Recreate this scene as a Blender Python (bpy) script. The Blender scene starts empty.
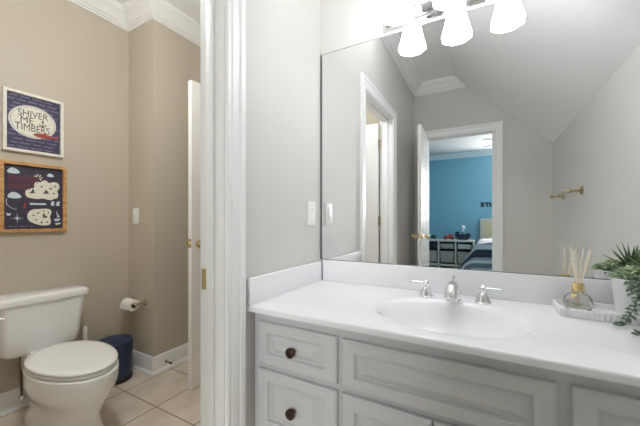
import bpy, bmesh, math, random
from mathutils import Vector, Matrix
PI = math.pi
random.seed(7)
S = bpy.context.scene
COL = S.collection

# ------------------------------------------------------------------ camera, world, exposure, lamp levels and added fill
cam_d = bpy.data.cameras.new('camera'); cam = bpy.data.objects.new('camera', cam_d); COL.objects.link(cam)
cam_d.sensor_width = 36.0; cam_d.lens = 300.0 / 640.0 * 36.0; cam_d.shift_y = 7.0 / 640.0
cam_d.clip_start = 0.03
cam.location = (0.765, -1.39, 1.12)
cam.rotation_euler = (PI / 2, 0, math.atan(166 / 300))
S.camera = cam
W = bpy.data.worlds.new('world'); S.world = W; W.use_nodes = True
bg = W.node_tree.nodes['Background']; bg.inputs[0].default_value = (.75, .87, 1, 1); bg.inputs[1].default_value = 0.8
S.view_settings.view_transform = 'Standard'; S.view_settings.look = 'None'
S.view_settings.gamma = 1; S.view_settings.use_curve_mapping = False
S.view_settings.exposure = 0.22
S.cycles.max_bounces = 14; S.cycles.diffuse_bounces = 8; S.cycles.glossy_bounces = 6; S.cycles.transmission_bounces = 10
S.cycles.sample_clamp_indirect = 4.0
SHADE_E = 11.2          # vanity shades
DOME_FILL_E = 14.0          # lamp added out of view to brighten the vanity room
TOILET_FILL_E = 63.0        # hanging lamp added out of view to brighten the toilet room
FAN_FILL_E = 2.0           # globe added under the bedroom fan to brighten that room
DAY_FILL_W = 128.0           # fill lamp in an added, unseen bedroom window, reaching the vanity
day = bpy.data.lights.new('fill_daylight', 'AREA'); day.shape = 'RECTANGLE'; day.size = .90; day.size_y = 1.02
day.energy = DAY_FILL_W; day.color = (1, 1, 1)
day_o = bpy.data.objects.new('fill_daylight', day); COL.objects.link(day_o)
day_o.location = (1.52, -6.70, 1.74); day_o.rotation_euler = (PI / 2, 0, 0)

# ------------------------------------------------------------------ materials
def mat(name, color, rough=.5, metal=0.0, **k):
    m = bpy.data.materials.new(name); m.use_nodes = True
    b = m.node_tree.nodes['Principled BSDF']
    b.inputs['Base Color'].default_value = (*color, 1); b.inputs['Roughness'].default_value = rough
    b.inputs['Metallic'].default_value = metal
    for kk, v in k.items():
        b.inputs[kk.replace('_', ' ')].default_value = v
    return m
def srgb(r, g, b):
    f = lambda c: (c / 255 / 12.92) if c / 255 <= .04045 else ((c / 255 + .055) / 1.055) ** 2.4
    return (f(r), f(g), f(b))
def noise_bump(m, scale, strength, dist=.002, detail=2):
    nt = m.node_tree; b = nt.nodes['Principled BSDF']
    tc = nt.nodes.new('ShaderNodeTexCoord'); n = nt.nodes.new('ShaderNodeTexNoise'); bp = nt.nodes.new('ShaderNodeBump')
    n.inputs['Scale'].default_value = scale; n.inputs['Detail'].default_value = detail
    bp.inputs['Strength'].default_value = strength; bp.inputs['Distance'].default_value = dist
    nt.links.new(tc.outputs['Object'], n.inputs['Vector']); nt.links.new(n.outputs['Fac'], bp.inputs['Height'])
    nt.links.new(bp.outputs['Normal'], b.inputs['Normal'])
    return m
def noise_color(m, c1, c2, scale, detail=4, stretch=(1, 1, 1)):
    nt = m.node_tree; b = nt.nodes['Principled BSDF']
    tc = nt.nodes.new('ShaderNodeTexCoord'); mp = nt.nodes.new('ShaderNodeMapping'); n = nt.nodes.new('ShaderNodeTexNoise')
    r = nt.nodes.new('ShaderNodeValToRGB')
    mp.inputs['Scale'].default_value = stretch; n.inputs['Scale'].default_value = scale; n.inputs['Detail'].default_value = detail
    r.color_ramp.elements[0].position = .35; r.color_ramp.elements[1].position = .65
    r.color_ramp.elements[0].color = (*c1, 1); r.color_ramp.elements[1].color = (*c2, 1)
    nt.links.new(tc.outputs['Object'], mp.inputs[0]); nt.links.new(mp.outputs[0], n.inputs['Vector'])
    nt.links.new(n.outputs['Fac'], r.inputs[0]); nt.links.new(r.outputs[0], b.inputs['Base Color'])
    return m
def emis(name, color, strength):
    m = mat(name, (.9, .9, .9), .4)
    b = m.node_tree.nodes['Principled BSDF']
    b.inputs['Emission Color'].default_value = (*color, 1); b.inputs['Emission Strength'].default_value = strength
    return m

M = {}
M['grey_wall'] = noise_bump(mat('grey_wall_paint', srgb(210, 208, 204), .6), 260, .05)
M['tan_wall'] = noise_bump(mat('tan_wall_paint', srgb(194, 184, 167), .6), 260, .05)
M['blue_wall'] = noise_bump(mat('blue_wall_paint', srgb(140, 192, 212), .6), 260, .05)
M['ceil'] = noise_bump(mat('ceiling_paint', srgb(242, 242, 243), .75), 300, .05)
M['bed_ceil'] = mat('bedroom_ceiling_paint', srgb(204, 202, 198), .75)
M['trim'] = mat('white_trim_paint', srgb(243, 243, 242), .35)
M['door'] = mat('white_door_paint', srgb(238, 236, 233), .4)
M['counter'] = mat('cultured_marble', srgb(240, 240, 242), .16, Coat_Weight=.3, Coat_Roughness=.08)
M['cabinet'] = noise_bump(mat('grey_cabinet_paint', srgb(206, 207, 207), .42), 40, .03)
M['chrome'] = mat('chrome', (.82, .83, .84), .03, 1)
M['brass'] = mat('brass', srgb(232, 214, 172), .22, 1)
M['nickel_brass'] = mat('aged_brass', srgb(200, 182, 146), .24, 1)
M['bronze'] = mat('dark_bronze', srgb(74, 58, 46), .36, .8)
M['mirror'] = mat('mirror_silver', (.90, .91, .91), 0.0, 1)
M['mirror_edge'] = mat('mirror_edge', srgb(110, 112, 108), .3, .5)
M['ceramic'] = mat('white_ceramic', srgb(244, 244, 243), .1, Coat_Weight=.4, Coat_Roughness=.05)
M['seat'] = mat('seat_plastic', srgb(244, 243, 241), .2)
M['plastic'] = mat('white_plastic', srgb(240, 240, 238), .35)
M['dark'] = mat('dark_plastic', srgb(30, 30, 34), .45)
M['navy'] = mat('navy_plastic', srgb(40, 52, 82), .42)
M['paper'] = noise_bump(mat('tissue_paper', srgb(243, 241, 236), .9), 90, .3)
M['card'] = mat('cardboard', srgb(120, 92, 70), .9)
M['steel_hose'] = mat('braided_hose', srgb(120, 104, 90), .4, .6)
M['shade'] = emis('frosted_glass_lit', (.955, .985, 1), SHADE_E)
M['bulb'] = emis('bulb_lit', (.97, .985, 1), SHADE_E * 2)
M['dome'] = emis('added_dome_glass_lit', (.955, .985, 1), DOME_FILL_E)
M['tdome'] = emis('added_toilet_dome_lit', (.945, .985, 1), TOILET_FILL_E)
M['fill_globe'] = emis('fan_fill_globe_lit', (1, .97, .92), FAN_FILL_E)
M['glass'] = mat('clear_glass', (1, 1, .99), .02, IOR=1.32, Transmission_Weight=1.0)
M['oil'] = mat('diffuser_oil', (.97, .95, .84), .0, IOR=1.33, Transmission_Weight=1.0)
M['gold'] = mat('gold_collar', srgb(236, 210, 148), .18, 1)
M['reed'] = noise_color(mat('rattan_reed', (1, 1, 1), .8), srgb(238, 226, 206), srgb(250, 242, 228), 60, 3, (1, 1, .1))
M['pot'] = mat('white_pot_glaze', srgb(240, 240, 240), .3)
M['soil'] = noise_bump(mat('dark_soil', srgb(60, 50, 42), .95), 120, .8, .004)
M['leaf_dark'] = noise_color(mat('dark_green_leaf', (1, 1, 1), .5), srgb(78, 98, 80), srgb(132, 150, 128), 60)
M['leaf_light'] = noise_color(mat('sage_leaf', (1, 1, 1), .5), srgb(116, 144, 100), srgb(200, 208, 176), 70)
M['leaf_aloe'] = noise_color(mat('aloe_leaf', (1, 1, 1), .45), srgb(72, 98, 66), srgb(112, 138, 96), 60)
M['white_frame'] = noise_color(mat('whitewashed_wood', (1, 1, 1), .7), srgb(226, 220, 208), srgb(240, 236, 228), 22, 4, (1, 6, 1))
M['wood_frame'] = noise_color(mat('light_pine_frame', (1, 1, 1), .6), srgb(176, 126, 72), srgb(214, 168, 110), 20, 4, (1, 1, 5))
M['print_navy'] = noise_color(mat('navy_print', (1, 1, 1), .6), srgb(54, 50, 72), srgb(66, 60, 82), 40)
M['print_dark'] = noise_color(mat('dark_navy_print', (1, 1, 1), .6), srgb(50, 46, 62), srgb(62, 56, 72), 40)
M['print_lav'] = mat('lavender_print', srgb(112, 106, 138), .6)
M['print_cream'] = noise_color(mat('cream_print', (1, 1, 1), .6), srgb(226, 222, 204), srgb(238, 234, 220), 60)
M['print_ink'] = mat('grey_ink_print', srgb(72, 66, 66), .6)
M['print_red'] = mat('red_print', srgb(162, 62, 52), .6)
M['print_maroon'] = mat('maroon_print', srgb(104, 44, 58), .6)
M['print_blue'] = mat('pale_blue_print', srgb(206, 222, 228), .6)
M['print_green'] = mat('dark_green_print', srgb(78, 88, 76), .6)
M['shelf_white'] = mat('white_shelf_paint', srgb(240, 234, 222), .5)
M['bin'] = mat('grey_bin', srgb(200, 192, 182), .6)
M['bin_light'] = mat('pale_bin', srgb(222, 220, 214), .6)
M['toy_red'] = mat('red_toy', srgb(196, 66, 58), .4)
M['toy_green'] = mat('teal_toy', srgb(30, 74, 70), .5)
M['toy_blue'] = mat('navy_toy', srgb(36, 48, 66), .45)
M['bed_wood'] = noise_color(mat('pale_bed_wood', (1, 1, 1), .5), srgb(196, 188, 174), srgb(212, 204, 190), 18, 4, (1, 1, 6))
M['bed_panel'] = noise_bump(mat('cream_headboard_panel', srgb(222, 204, 168), .8), 160, .4)
M['fan_blade'] = mat('grey_fan_blade', srgb(76, 74, 72), .6)
M['letter'] = mat('black_letter', srgb(40, 40, 46), .5)
M['carpet'] = noise_color(noise_bump(mat('bedroom_carpet', (1, 1, 1), .95), 300, .6, .004), srgb(128, 116, 102), srgb(146, 134, 120), 30)
M['sticker'] = mat('white_sticker', srgb(246, 244, 238), .5)

def tile_material():
    m = mat('floor_tile', (1, 1, 1), .22); nt = m.node_tree; b = nt.nodes['Principled BSDF']
    tc = nt.nodes.new('ShaderNodeTexCoord'); mp = nt.nodes.new('ShaderNodeMapping'); br = nt.nodes.new('ShaderNodeTexBrick')
    mp.inputs['Location'].default_value = (1.012, .262, 0)     # a joint at x=-.994+k*.345 and y=-.262+k*.345
    br.offset = 0; br.squash = 1
    br.inputs['Scale'].default_value = 1; br.inputs['Brick Width'].default_value = .345; br.inputs['Row Height'].default_value = .345
    br.inputs['Mortar Size'].default_value = .0045; br.inputs['Mortar Smooth'].default_value = .2
    br.inputs['Mortar'].default_value = (*srgb(150, 134, 114), 1)
    n = nt.nodes.new('ShaderNodeTexNoise'); n.inputs['Scale'].default_value = 6; n.inputs['Detail'].default_value = 6
    r = nt.nodes.new('ShaderNodeValToRGB')
    r.color_ramp.elements[0].color = (*srgb(204, 190, 170), 1); r.color_ramp.elements[1].color = (*srgb(226, 216, 200), 1)
    r.color_ramp.elements[0].position = .3; r.color_ramp.elements[1].position = .7
    bp = nt.nodes.new('ShaderNodeBump'); bp.inputs['Strength'].default_value = .4; bp.inputs['Distance'].default_value = .002; bp.invert = True
    L = nt.links.new
    L(tc.outputs['Object'], mp.inputs[0]); L(mp.outputs[0], br.inputs['Vector']); L(tc.outputs['Object'], n.inputs['Vector'])
    L(n.outputs['Fac'], r.inputs[0]); L(r.outputs[0], br.inputs['Color1']); L(r.outputs[0], br.inputs['Color2'])
    L(br.outputs['Color'], b.inputs['Base Color']); L(br.outputs['Fac'], bp.inputs['Height']); L(bp.outputs['Normal'], b.inputs['Normal'])
    return m
M['tile'] = tile_material()
def stripe_material():
    m = mat('striped_bedding', (1, 1, 1), .9); nt = m.node_tree; b = nt.nodes['Principled BSDF']
    uv = nt.nodes.new('ShaderNodeUVMap'); sp = nt.nodes.new('ShaderNodeSeparateXYZ')
    md = nt.nodes.new('ShaderNodeMath'); md.operation = 'FRACT'; r = nt.nodes.new('ShaderNodeValToRGB'); r.color_ramp.interpolation = 'CONSTANT'
    cols = [(0, (206, 206, 210)), (.2, (60, 60, 72)), (.5, (168, 166, 168)), (.62, (224, 222, 218)), (.78, (134, 132, 136))]
    e = r.color_ramp.elements
    e[0].position = 0; e[0].color = (*srgb(*cols[0][1]), 1); e[1].position = cols[1][0]; e[1].color = (*srgb(*cols[1][1]), 1)
    for p, c in cols[2:]:
        q = e.new(p); q.color = (*srgb(*c), 1)
    nt.links.new(uv.outputs[0], sp.inputs[0]); nt.links.new(sp.outputs['Y'], md.inputs[0]); nt.links.new(md.outputs[0], r.inputs[0])
    nt.links.new(r.outputs[0], b.inputs['Base Color'])
    return m
M['stripes'] = stripe_material()

# ------------------------------------------------------------------ helpers
class MB:
    def __init__(s): s.bm = bmesh.new()
    def poly(s, pts):
        return s.bm.faces.new([s.bm.verts.new(p) for p in pts])
    def box(s, x0, x1, y0, y1, z0, z1, bevel=0, seg=2, mx=None):
        v = [s.bm.verts.new((x, y, z)) for x in (x0, x1) for y in (y0, y1) for z in (z0, z1)]
        fs = [s.bm.faces.new([v[i] for i in q]) for q in ((0, 1, 3, 2), (4, 6, 7, 5), (0, 4, 5, 1), (2, 3, 7, 6), (0, 2, 6, 4), (1, 5, 7, 3))]
        if bevel:
            es = list({e for f in fs for e in f.edges})
            r = bmesh.ops.bevel(s.bm, geom=es, offset=bevel, segments=seg, profile=.5, affect='EDGES')
            v = list({q for f in r['faces'] for q in f.verts} | {q for q in v if q.is_valid})
        if mx:
            bmesh.ops.transform(s.bm, matrix=mx, verts=[q for q in v if q.is_valid])
        return s
    def loft(s, rings, cap0=True, cap1=True, close=True):
        R = [[s.bm.verts.new(p) for p in r] for r in rings]
        n = len(R[0])
        for a, b in zip(R, R[1:]):
            for i in range(n if close else n - 1):
                j = (i + 1) % n
                s.bm.faces.new((a[i], a[j], b[j], b[i]))
        if cap0: s.bm.faces.new(list(reversed(R[0])))
        if cap1: s.bm.faces.new(R[-1])
        return s
    def lathe(s, prof, loc=(0, 0, 0), axis=(0, 0, 1), n=28, cap0=True, cap1=True, mod=None):
        q = Vector((0, 0, 1)).rotation_difference(Vector(axis).normalized()); L = Vector(loc)
        rings = []
        for r, z in prof:
            r = max(r, 1e-4)
            rings.append([q @ Vector((r * (mod(2 * PI * i / n, z) if mod else 1) * math.cos(2 * PI * i / n),
                                      r * (mod(2 * PI * i / n, z) if mod else 1) * math.sin(2 * PI * i / n), z)) + L for i in range(n)])
        return s.loft(rings, cap0, cap1)
    def tube(s, pts, rad, n=10):
        pts = [Vector(p) for p in pts]
        rad = rad if isinstance(rad, (list, tuple)) else [rad] * len(pts)
        rings = []; ref = None
        for i, p in enumerate(pts):
            t = (pts[min(i + 1, len(pts) - 1)] - pts[max(i - 1, 0)]).normalized()
            if ref is None:
                ref = Vector((0, 0, 1)) if abs(t.z) < .9 else Vector((1, 0, 0))
            u = (ref - t * ref.dot(t)).normalized(); w = t.cross(u); ref = u
            rings.append([p + (u * math.cos(2 * PI * k / n) + w * math.sin(2 * PI * k / n)) * rad[i] for k in range(n)])
        return s.loft(rings)
    def ball(s, c, r, sc=(1, 1, 1), n=16):
        prof = [(r * math.sin(PI * i / 10), -r * math.cos(PI * i / 10)) for i in range(11)]
        rings = [[Vector((c[0] + max(a, 1e-4) * math.cos(2 * PI * k / n) * sc[0], c[1] + max(a, 1e-4) * math.sin(2 * PI * k / n) * sc[1], c[2] + z * sc[2])) for k in range(n)] for a, z in prof]
        return s.loft(rings)
    def sweep(s, path, prof, mp, ends=(None, None)):
        P = [Vector(p) for p in path]; rings = []
        def left(a, b):
            d = (b - a).normalized(); return Vector((-d.y, d.x))
        for i, p in enumerate(P):
            if i == 0: nn = left(P[0], P[1])
            elif i == len(P) - 1: nn = left(P[-2], P[-1])
            else:
                a, b = left(P[i - 1], p), left(p, P[i + 1]); nn = (a + b) / (1 + a.dot(b))
            e = ends[0] if i == 0 else ends[1] if i == len(P) - 1 else None
            ring = []
            for o, d in prof:
                q = p + nn * o
                if e: q = e(q, o, d)
                ring.append(mp(q, d))
            rings.append(ring)
        return s.loft(rings)
    def prism(s, pts, mp, d0, d1):
        return s.loft([[mp(p, d0) for p in pts], [mp(p, d1) for p in pts]])
    def build(s, name, m, parent=None, smooth=True, angle=35, kind=None, loc=None):
        bm = s.bm
        bmesh.ops.recalc_face_normals(bm, faces=bm.faces)
        me = bpy.data.meshes.new(name)
        if loc is not None:
            bmesh.ops.translate(bm, vec=-Vector(loc), verts=bm.verts)
        bm.to_mesh(me); bm.free()
        if smooth:
            me.polygons.foreach_set('use_smooth', [True] * len(me.polygons)); me.set_sharp_from_angle(angle=math.radians(angle))
        for q in (m if isinstance(m, (list, tuple)) else [m]): me.materials.append(q)
        o = bpy.data.objects.new(name, me); COL.objects.link(o)
        if loc is not None: o.location = loc
        if parent is not None:
            o.parent = parent
            pw = parent; off = Vector((0, 0, 0))
            while pw is not None: off += pw.location; pw = pw.parent
            o.location = Vector(o.location) - off
        if kind: o['kind'] = kind
        return o
def thing(name, label, cat, loc=(0, 0, 0), group=None):
    o = bpy.data.objects.new(name, None); COL.objects.link(o); o.location = loc; o.empty_display_size = .05
    o['label'] = label; o['category'] = cat
    if group: o['group'] = group
    return o
def tag(o, label, cat, group=None):
    o['label'] = label; o['category'] = cat
    if group: o['group'] = group
    return o
def struct(name, mb, m, parent=None, **k): return mb.build(name, m, parent, kind=None if parent else 'structure', **k)
def root_struct(name, loc):
    o = bpy.data.objects.new(name, None); COL.objects.link(o); o.location = loc; o['kind'] = 'structure'; o.empty_display_size = .05
    return o
def two_tone(o, test):
    for p in o.data.polygons:
        if test(p): p.material_index = 1
def text_mesh(txt, size, name, m, parent, mx, depth=.001, align='CENTER', shear=0, bold=0.0):
    c = bpy.data.curves.new(name + '_curve', 'FONT'); c.body = txt; c.size = size; c.extrude = depth / 2; c.align_x = align; c.align_y = 'CENTER'; c.shear = shear; c.offset = bold
    t = bpy.data.objects.new(name + '_tmp', c); COL.objects.link(t)
    bpy.context.view_layer.update()
    me = bpy.data.meshes.new_from_object(t.evaluated_get(bpy.context.evaluated_depsgraph_get()))
    bpy.data.objects.remove(t); me.transform(mx); me.materials.clear(); me.materials.append(m); me.name = name
    o = bpy.data.objects.new(name, me); COL.objects.link(o)
    if parent:
        o.parent = parent
        off = Vector((0, 0, 0)); pw = parent
        while pw is not None: off += pw.location; pw = pw.parent
        o.location = -off
    return o

FZ = -0.03            # finished floor
CZ = 2.74             # ceiling
RX = 1.353            # right wall
BY = -2.39            # wall behind the camera
TX = -1.74            # toilet room wall with the pictures
BUMP = (-1.415, -.03) # outer corner of the boxed-out wall
LW = -.110            # toilet-room face of the left wall
TFY = .72             # far wall of the toilet room
J0, J1 = -1.40, -.671 # left doorway, jamb faces
DH = 2.06             # door head
SX, SZ = .446, 1.896  # where the slope starts at the ceiling / height where it meets the right wall
slope_z = lambda x: CZ + (x - SX) * (SZ - CZ) / (RX - SX)

# ------------------------------------------------------------------ structure
mb = MB(); mb.box(TX - .1, RX + .1, BY - .1, TFY + .1, FZ - .1, FZ); struct('floor', mb, M['tile'])
mb = MB(); mb.box(-2.6, 2.7, -6.75, BY - .1, FZ - .1, FZ + .005); struct('floor', mb, M['carpet'])
# left wall with doorway
mb = MB()
mb.box(LW, 0, J1 + .02, 0, FZ, CZ); mb.box(LW, 0, BY, J0 - .02, FZ, CZ); mb.box(LW, 0, J0 - .02, J1 + .02, DH + .02, CZ)
mb.box(LW, -.002, 0, TFY, FZ, CZ)
o = struct('wall_left', mb, [M['grey_wall'], M['tan_wall']], smooth=False)
two_tone(o, lambda p: p.normal.x < -.5 or p.center.y > .05)
# mirror wall
mp_xz = lambda p, y: (p[0], y, p[1])
mb = MB(); mb.prism([(0, FZ), (RX, FZ), (RX, SZ), (SX, CZ), (0, CZ)], mp_xz, 0, .1)
struct('wall_mirror', mb, M['grey_wall'], smooth=False)
mb = MB(); mb.box(RX, RX + .1, BY - .1, .1, FZ, SZ + .09); struct('wall_right', mb, M['grey_wall'], smooth=False)
# wall behind the camera with doorway to bedroom
D0, D1 = .135, .835; DHB = 2.09
mb = MB()
for x0, x1, z0, z1 in ((-2.6, D0 - .02, FZ, CZ), (D1 + .02, 2.7, FZ, CZ), (D0 - .02, D1 + .02, DHB + .02, CZ)):
    mb.box(x0, x1, BY - .1, BY, z0, z1)
o = struct('wall_back', mb, [M['grey_wall'], M['blue_wall']], smooth=False)
two_tone(o, lambda p: p.normal.y < -.5)
mb = MB(); mb.box(LW, SX, BY, .1, CZ, CZ + .05); struct('ceiling', mb, M['ceil'], smooth=False)
mb = MB()
mb.prism([(SX, CZ), (RX + .1, slope_z(RX + .1)), (RX + .1, slope_z(RX + .1) + .08), (SX, CZ + .08)], mp_xz, BY, .1)
struct('ceiling', mb, M['ceil'], smooth=False)
# toilet room
mb = MB(); mb.box(TX - .1, TX, -1.72, BUMP[1], FZ, CZ); struct('wall_toilet', mb, M['tan_wall'], smooth=False)
mb = MB(); mb.box(TX - .1, BUMP[0], BUMP[1], TFY + .1, FZ, CZ); struct('wall_bump', mb, M['tan_wall'], smooth=False)
mb = MB()
H0, H1 = -.965, -.225
for x0, x1, z0, z1 in ((BUMP[0], H0 - .02, FZ, CZ), (H1 + .02, LW, FZ, CZ), (H0 - .02, H1 + .02, DHB + .02, CZ)):
    mb.box(x0, x1, TFY, TFY + .1, z0, z1)
mb.box(BUMP[0], LW, TFY + .9, TFY + 1.0, FZ, CZ)       # wall of the passage beyond
mb.box(BUMP[0] - .1, BUMP[0], TFY + .1, TFY + 1.0, FZ, CZ); mb.box(LW, LW + .1, TFY + .1, TFY + 1.0, FZ, CZ)
struct('wall_far', mb, M['tan_wall'], smooth=False)
mb = MB(); mb.box(BUMP[0] - .1, LW + .1, TFY + .1, TFY + 1, FZ - .1, FZ); struct('floor', mb, M['tile'])
mb = MB(); mb.box(TX - .1, LW, -1.72, -1.62, FZ, CZ); struct('wall_near', mb, M['tan_wall'], smooth=False)
mb = MB(); mb.box(TX - .1, LW, -1.72, TFY + 1.0, CZ, CZ + .05); struct('ceiling', mb, M['ceil'], smooth=False)
# bedroom
BW = -6.65
mb = MB()
for a in ((-2.6, 1.05, FZ, CZ), (1.99, 2.7, FZ, CZ), (1.05, 1.99, FZ, 1.21), (1.05, 1.99, 2.27, CZ)): mb.box(a[0], a[1], BW - .1, BW, a[2], a[3])
struct('wall_bedroom', mb, M['blue_wall'], smooth=False)
mb = MB(); mb.box(-2.6, -2.5, BW, BY - .1, FZ, CZ); struct('wall_bedroom_left', mb, M['blue_wall'], smooth=False)
mb = MB()
mb.box(2.5, 2.6, BW, BY - .1, FZ, CZ)
struct('wall_bedroom_right', mb, M['blue_wall'], smooth=False)
mb = MB(); mb.box(-2.6, 2.7, BW - .1, BY - .1, CZ, CZ + .05); struct('ceiling', mb, M['bed_ceil'], smooth=False)
win = root_struct('added_window_1', (1.52, BW, 1.21))  # unseen window, added so its light fills the vanity through the doorway
mb = MB()
for a in (1.052, 1.497, 1.942): mb.box(a, a + .046, BW - .06, BW - .02, 1.212, 2.268)
for z in (1.212, 1.717, 2.222): mb.box(1.052, 1.988, BW - .06, BW - .02, z, z + .046)
for a in ((.97, 1.05, 1.13, 2.35), (1.99, 2.07, 1.13, 2.35), (1.05, 1.99, 1.13, 1.21), (1.05, 1.99, 2.27, 2.35)): mb.box(a[0], a[1], BW, BW + .018, a[2], a[3])
mb.build('added_window_frame', M['trim'], win, smooth=False)

CROWN = [(0, 0), (.108, 0), (.108, -.010), (.098, -.016), (.094, -.028), (.086, -.034), (.072, -.044), (.050, -.066), (.036, -.086), (.026, -.090), (.024, -.100), (.012, -.104), (.010, -.114), (0, -.116)]
CROWN = [(a, b) for a, b in CROWN]
mp_c = lambda q, d: (q.x, q.y, CZ + d)
def slope_end(q, o, d):
    zx = SX + (CZ + d - CZ) * (RX - SX) / (SZ - CZ)
    return Vector((zx, q.y))
mb = MB()   # counter-clockwise seen from above keeps the room on the left: back wall (slope -> left wall) then left wall, then mirror wall
mb.sweep([(SX, 0), (0, 0), (0, BY), (SX, BY)], CROWN, mp_c, (slope_end, slope_end))
struct('trim_1', mb, M['trim'], angle=20)
mb = MB()
mb.sweep([(LW, TFY), (BUMP[0], TFY), BUMP, (TX, BUMP[1]), (TX, -1.62), (LW, -1.62), (LW, TFY - .001)], CROWN, mp_c)
struct('trim_2', mb, M['trim'], angle=20)
mb = MB(); mb.sweep([(2.5, BY - .1), (-2.5, BY - .1), (-2.5, BW), (2.5, BW), (2.5, BY - .101)], CROWN, mp_c); struct('trim_3', mb, M['trim'], angle=20)
BASE = [(0, 0), (.027, 0), (.027, .008), (.021, .018), (.014, .022), (.014, .094), (.010, .104), (.010, .112), (.006, .122), (0, .126)]
mp_b = lambda q, d: (q.x, q.y, FZ + d)
mb = MB()
mb.sweep([(H0 - .09, TFY), (BUMP[0], TFY), BUMP, (TX, BUMP[1]), (TX, -1.62), (LW, -1.62), (LW, J0 - .1)], BASE, mp_b)
mb.sweep([(LW, J1 + .1), (LW, TFY), (H1 + .09, TFY)], BASE, mp_b)
struct('baseboard_toilet', mb, M['trim'], angle=25)
mb = MB()
mb.sweep([(0, J0 - .09), (0, BY), (D0 - .09, BY)], BASE, mp_b); mb.sweep([(D1 + .09, BY), (RX, BY), (RX, -.56)], BASE, mp_b)
struct('baseboard_vanity', mb, M['trim'], angle=25)
mb = MB(); mb.sweep([(-2.5, BW), (2.5, BW)], BASE, lambda q, d: (q.x, q.y, FZ + .005 + d)); struct('baseboard_bedroom', mb, M['trim'], angle=25)

CAS = [(0, 0), (0, .010), (.004, .013), (.010, .013), (.013, .010), (.018, .010), (.024, .014), (.046, .016), (.050, .013), (.054, .014), (.059, .019), (.076, .020), (.083, .016), (.083, 0)]
def casing(mb, a0, a1, head, mp, w=.006):
    a0 -= w; a1 += w; head += w
    mb.sweep([(a1, FZ), (a1, head), (a0, head), (a0, FZ)], [(-o, d) for o, d in CAS], mp)
def jamb_x(mb, y0, y1, x0, x1):       # lining of an opening in a wall x = const
    t = .02
    mb.box(x0, x1, y0 - t, y0, FZ, DH); mb.box(x0, x1, y1, y1 + t, FZ, DH); mb.box(x0, x1, y0 - t, y1 + t, DH, DH + t)
def jamb_y(mb, x0, x1, y0, y1):
    t = .02
    mb.box(x0 - t, x0, y0, y1, FZ, DHB); mb.box(x1, x1 + t, y0, y1, FZ, DHB); mb.box(x0 - t, x1 + t, y0, y1, DHB, DHB + t)
# left doorway
mb = MB(); jamb_x(mb, J0, J1, LW, 0)
mb.box(LW + .038, LW + .07, J1 - .011, J1, FZ, DH - .011, .002); mb.box(LW + .038, LW + .07, J0, J0 + .011, FZ, DH - .011, .002)
mb.box(LW + .038, LW + .07, J0, J1, DH - .011, DH, .002)
casing(mb, J0, J1, DH, lambda q, d: (d, q.x, q.y)); casing(mb, J0, J1, DH, lambda q, d: (LW - d, q.x, q.y))
tr = struct('trim_4', mb, M['trim'], angle=25)
mb = MB(); mb.box(LW + .004, LW + .036, J1 - .0016, J1 + .0005, .878, .950, .0006, 1); mb.box(LW + .014, LW + .028, J1 - .0022, J1 - .001, .895, .933)
mb.build('strike_plate', M['brass'], tr)
# doorway behind the camera
mb = MB(); jamb_y(mb, D0, D1, BY - .1, BY)
mb.box(D0, D0 + .011, BY - .07, BY - .04, FZ, DHB); mb.box(D1 - .011, D1, BY - .07, BY - .04, FZ, DHB); mb.box(D0, D1, BY - .07, BY - .04, DHB - .011, DHB)
casing(mb, D0, D1, DHB, lambda q, d: (q.x, BY + d, q.y)); casing(mb, D0, D1, DHB, lambda q, d: (q.x, BY - .1 - d, q.y))
struct('trim_5', mb, M['trim'], angle=25)
# far doorway of the toilet room
mb = MB(); jamb_y(mb, H0, H1, TFY, TFY + .1)
casing(mb, H0, H1, DHB, lambda q, d: (q.x, TFY - d, q.y))
struct('trim_6', mb, M['trim'], angle=25)

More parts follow.
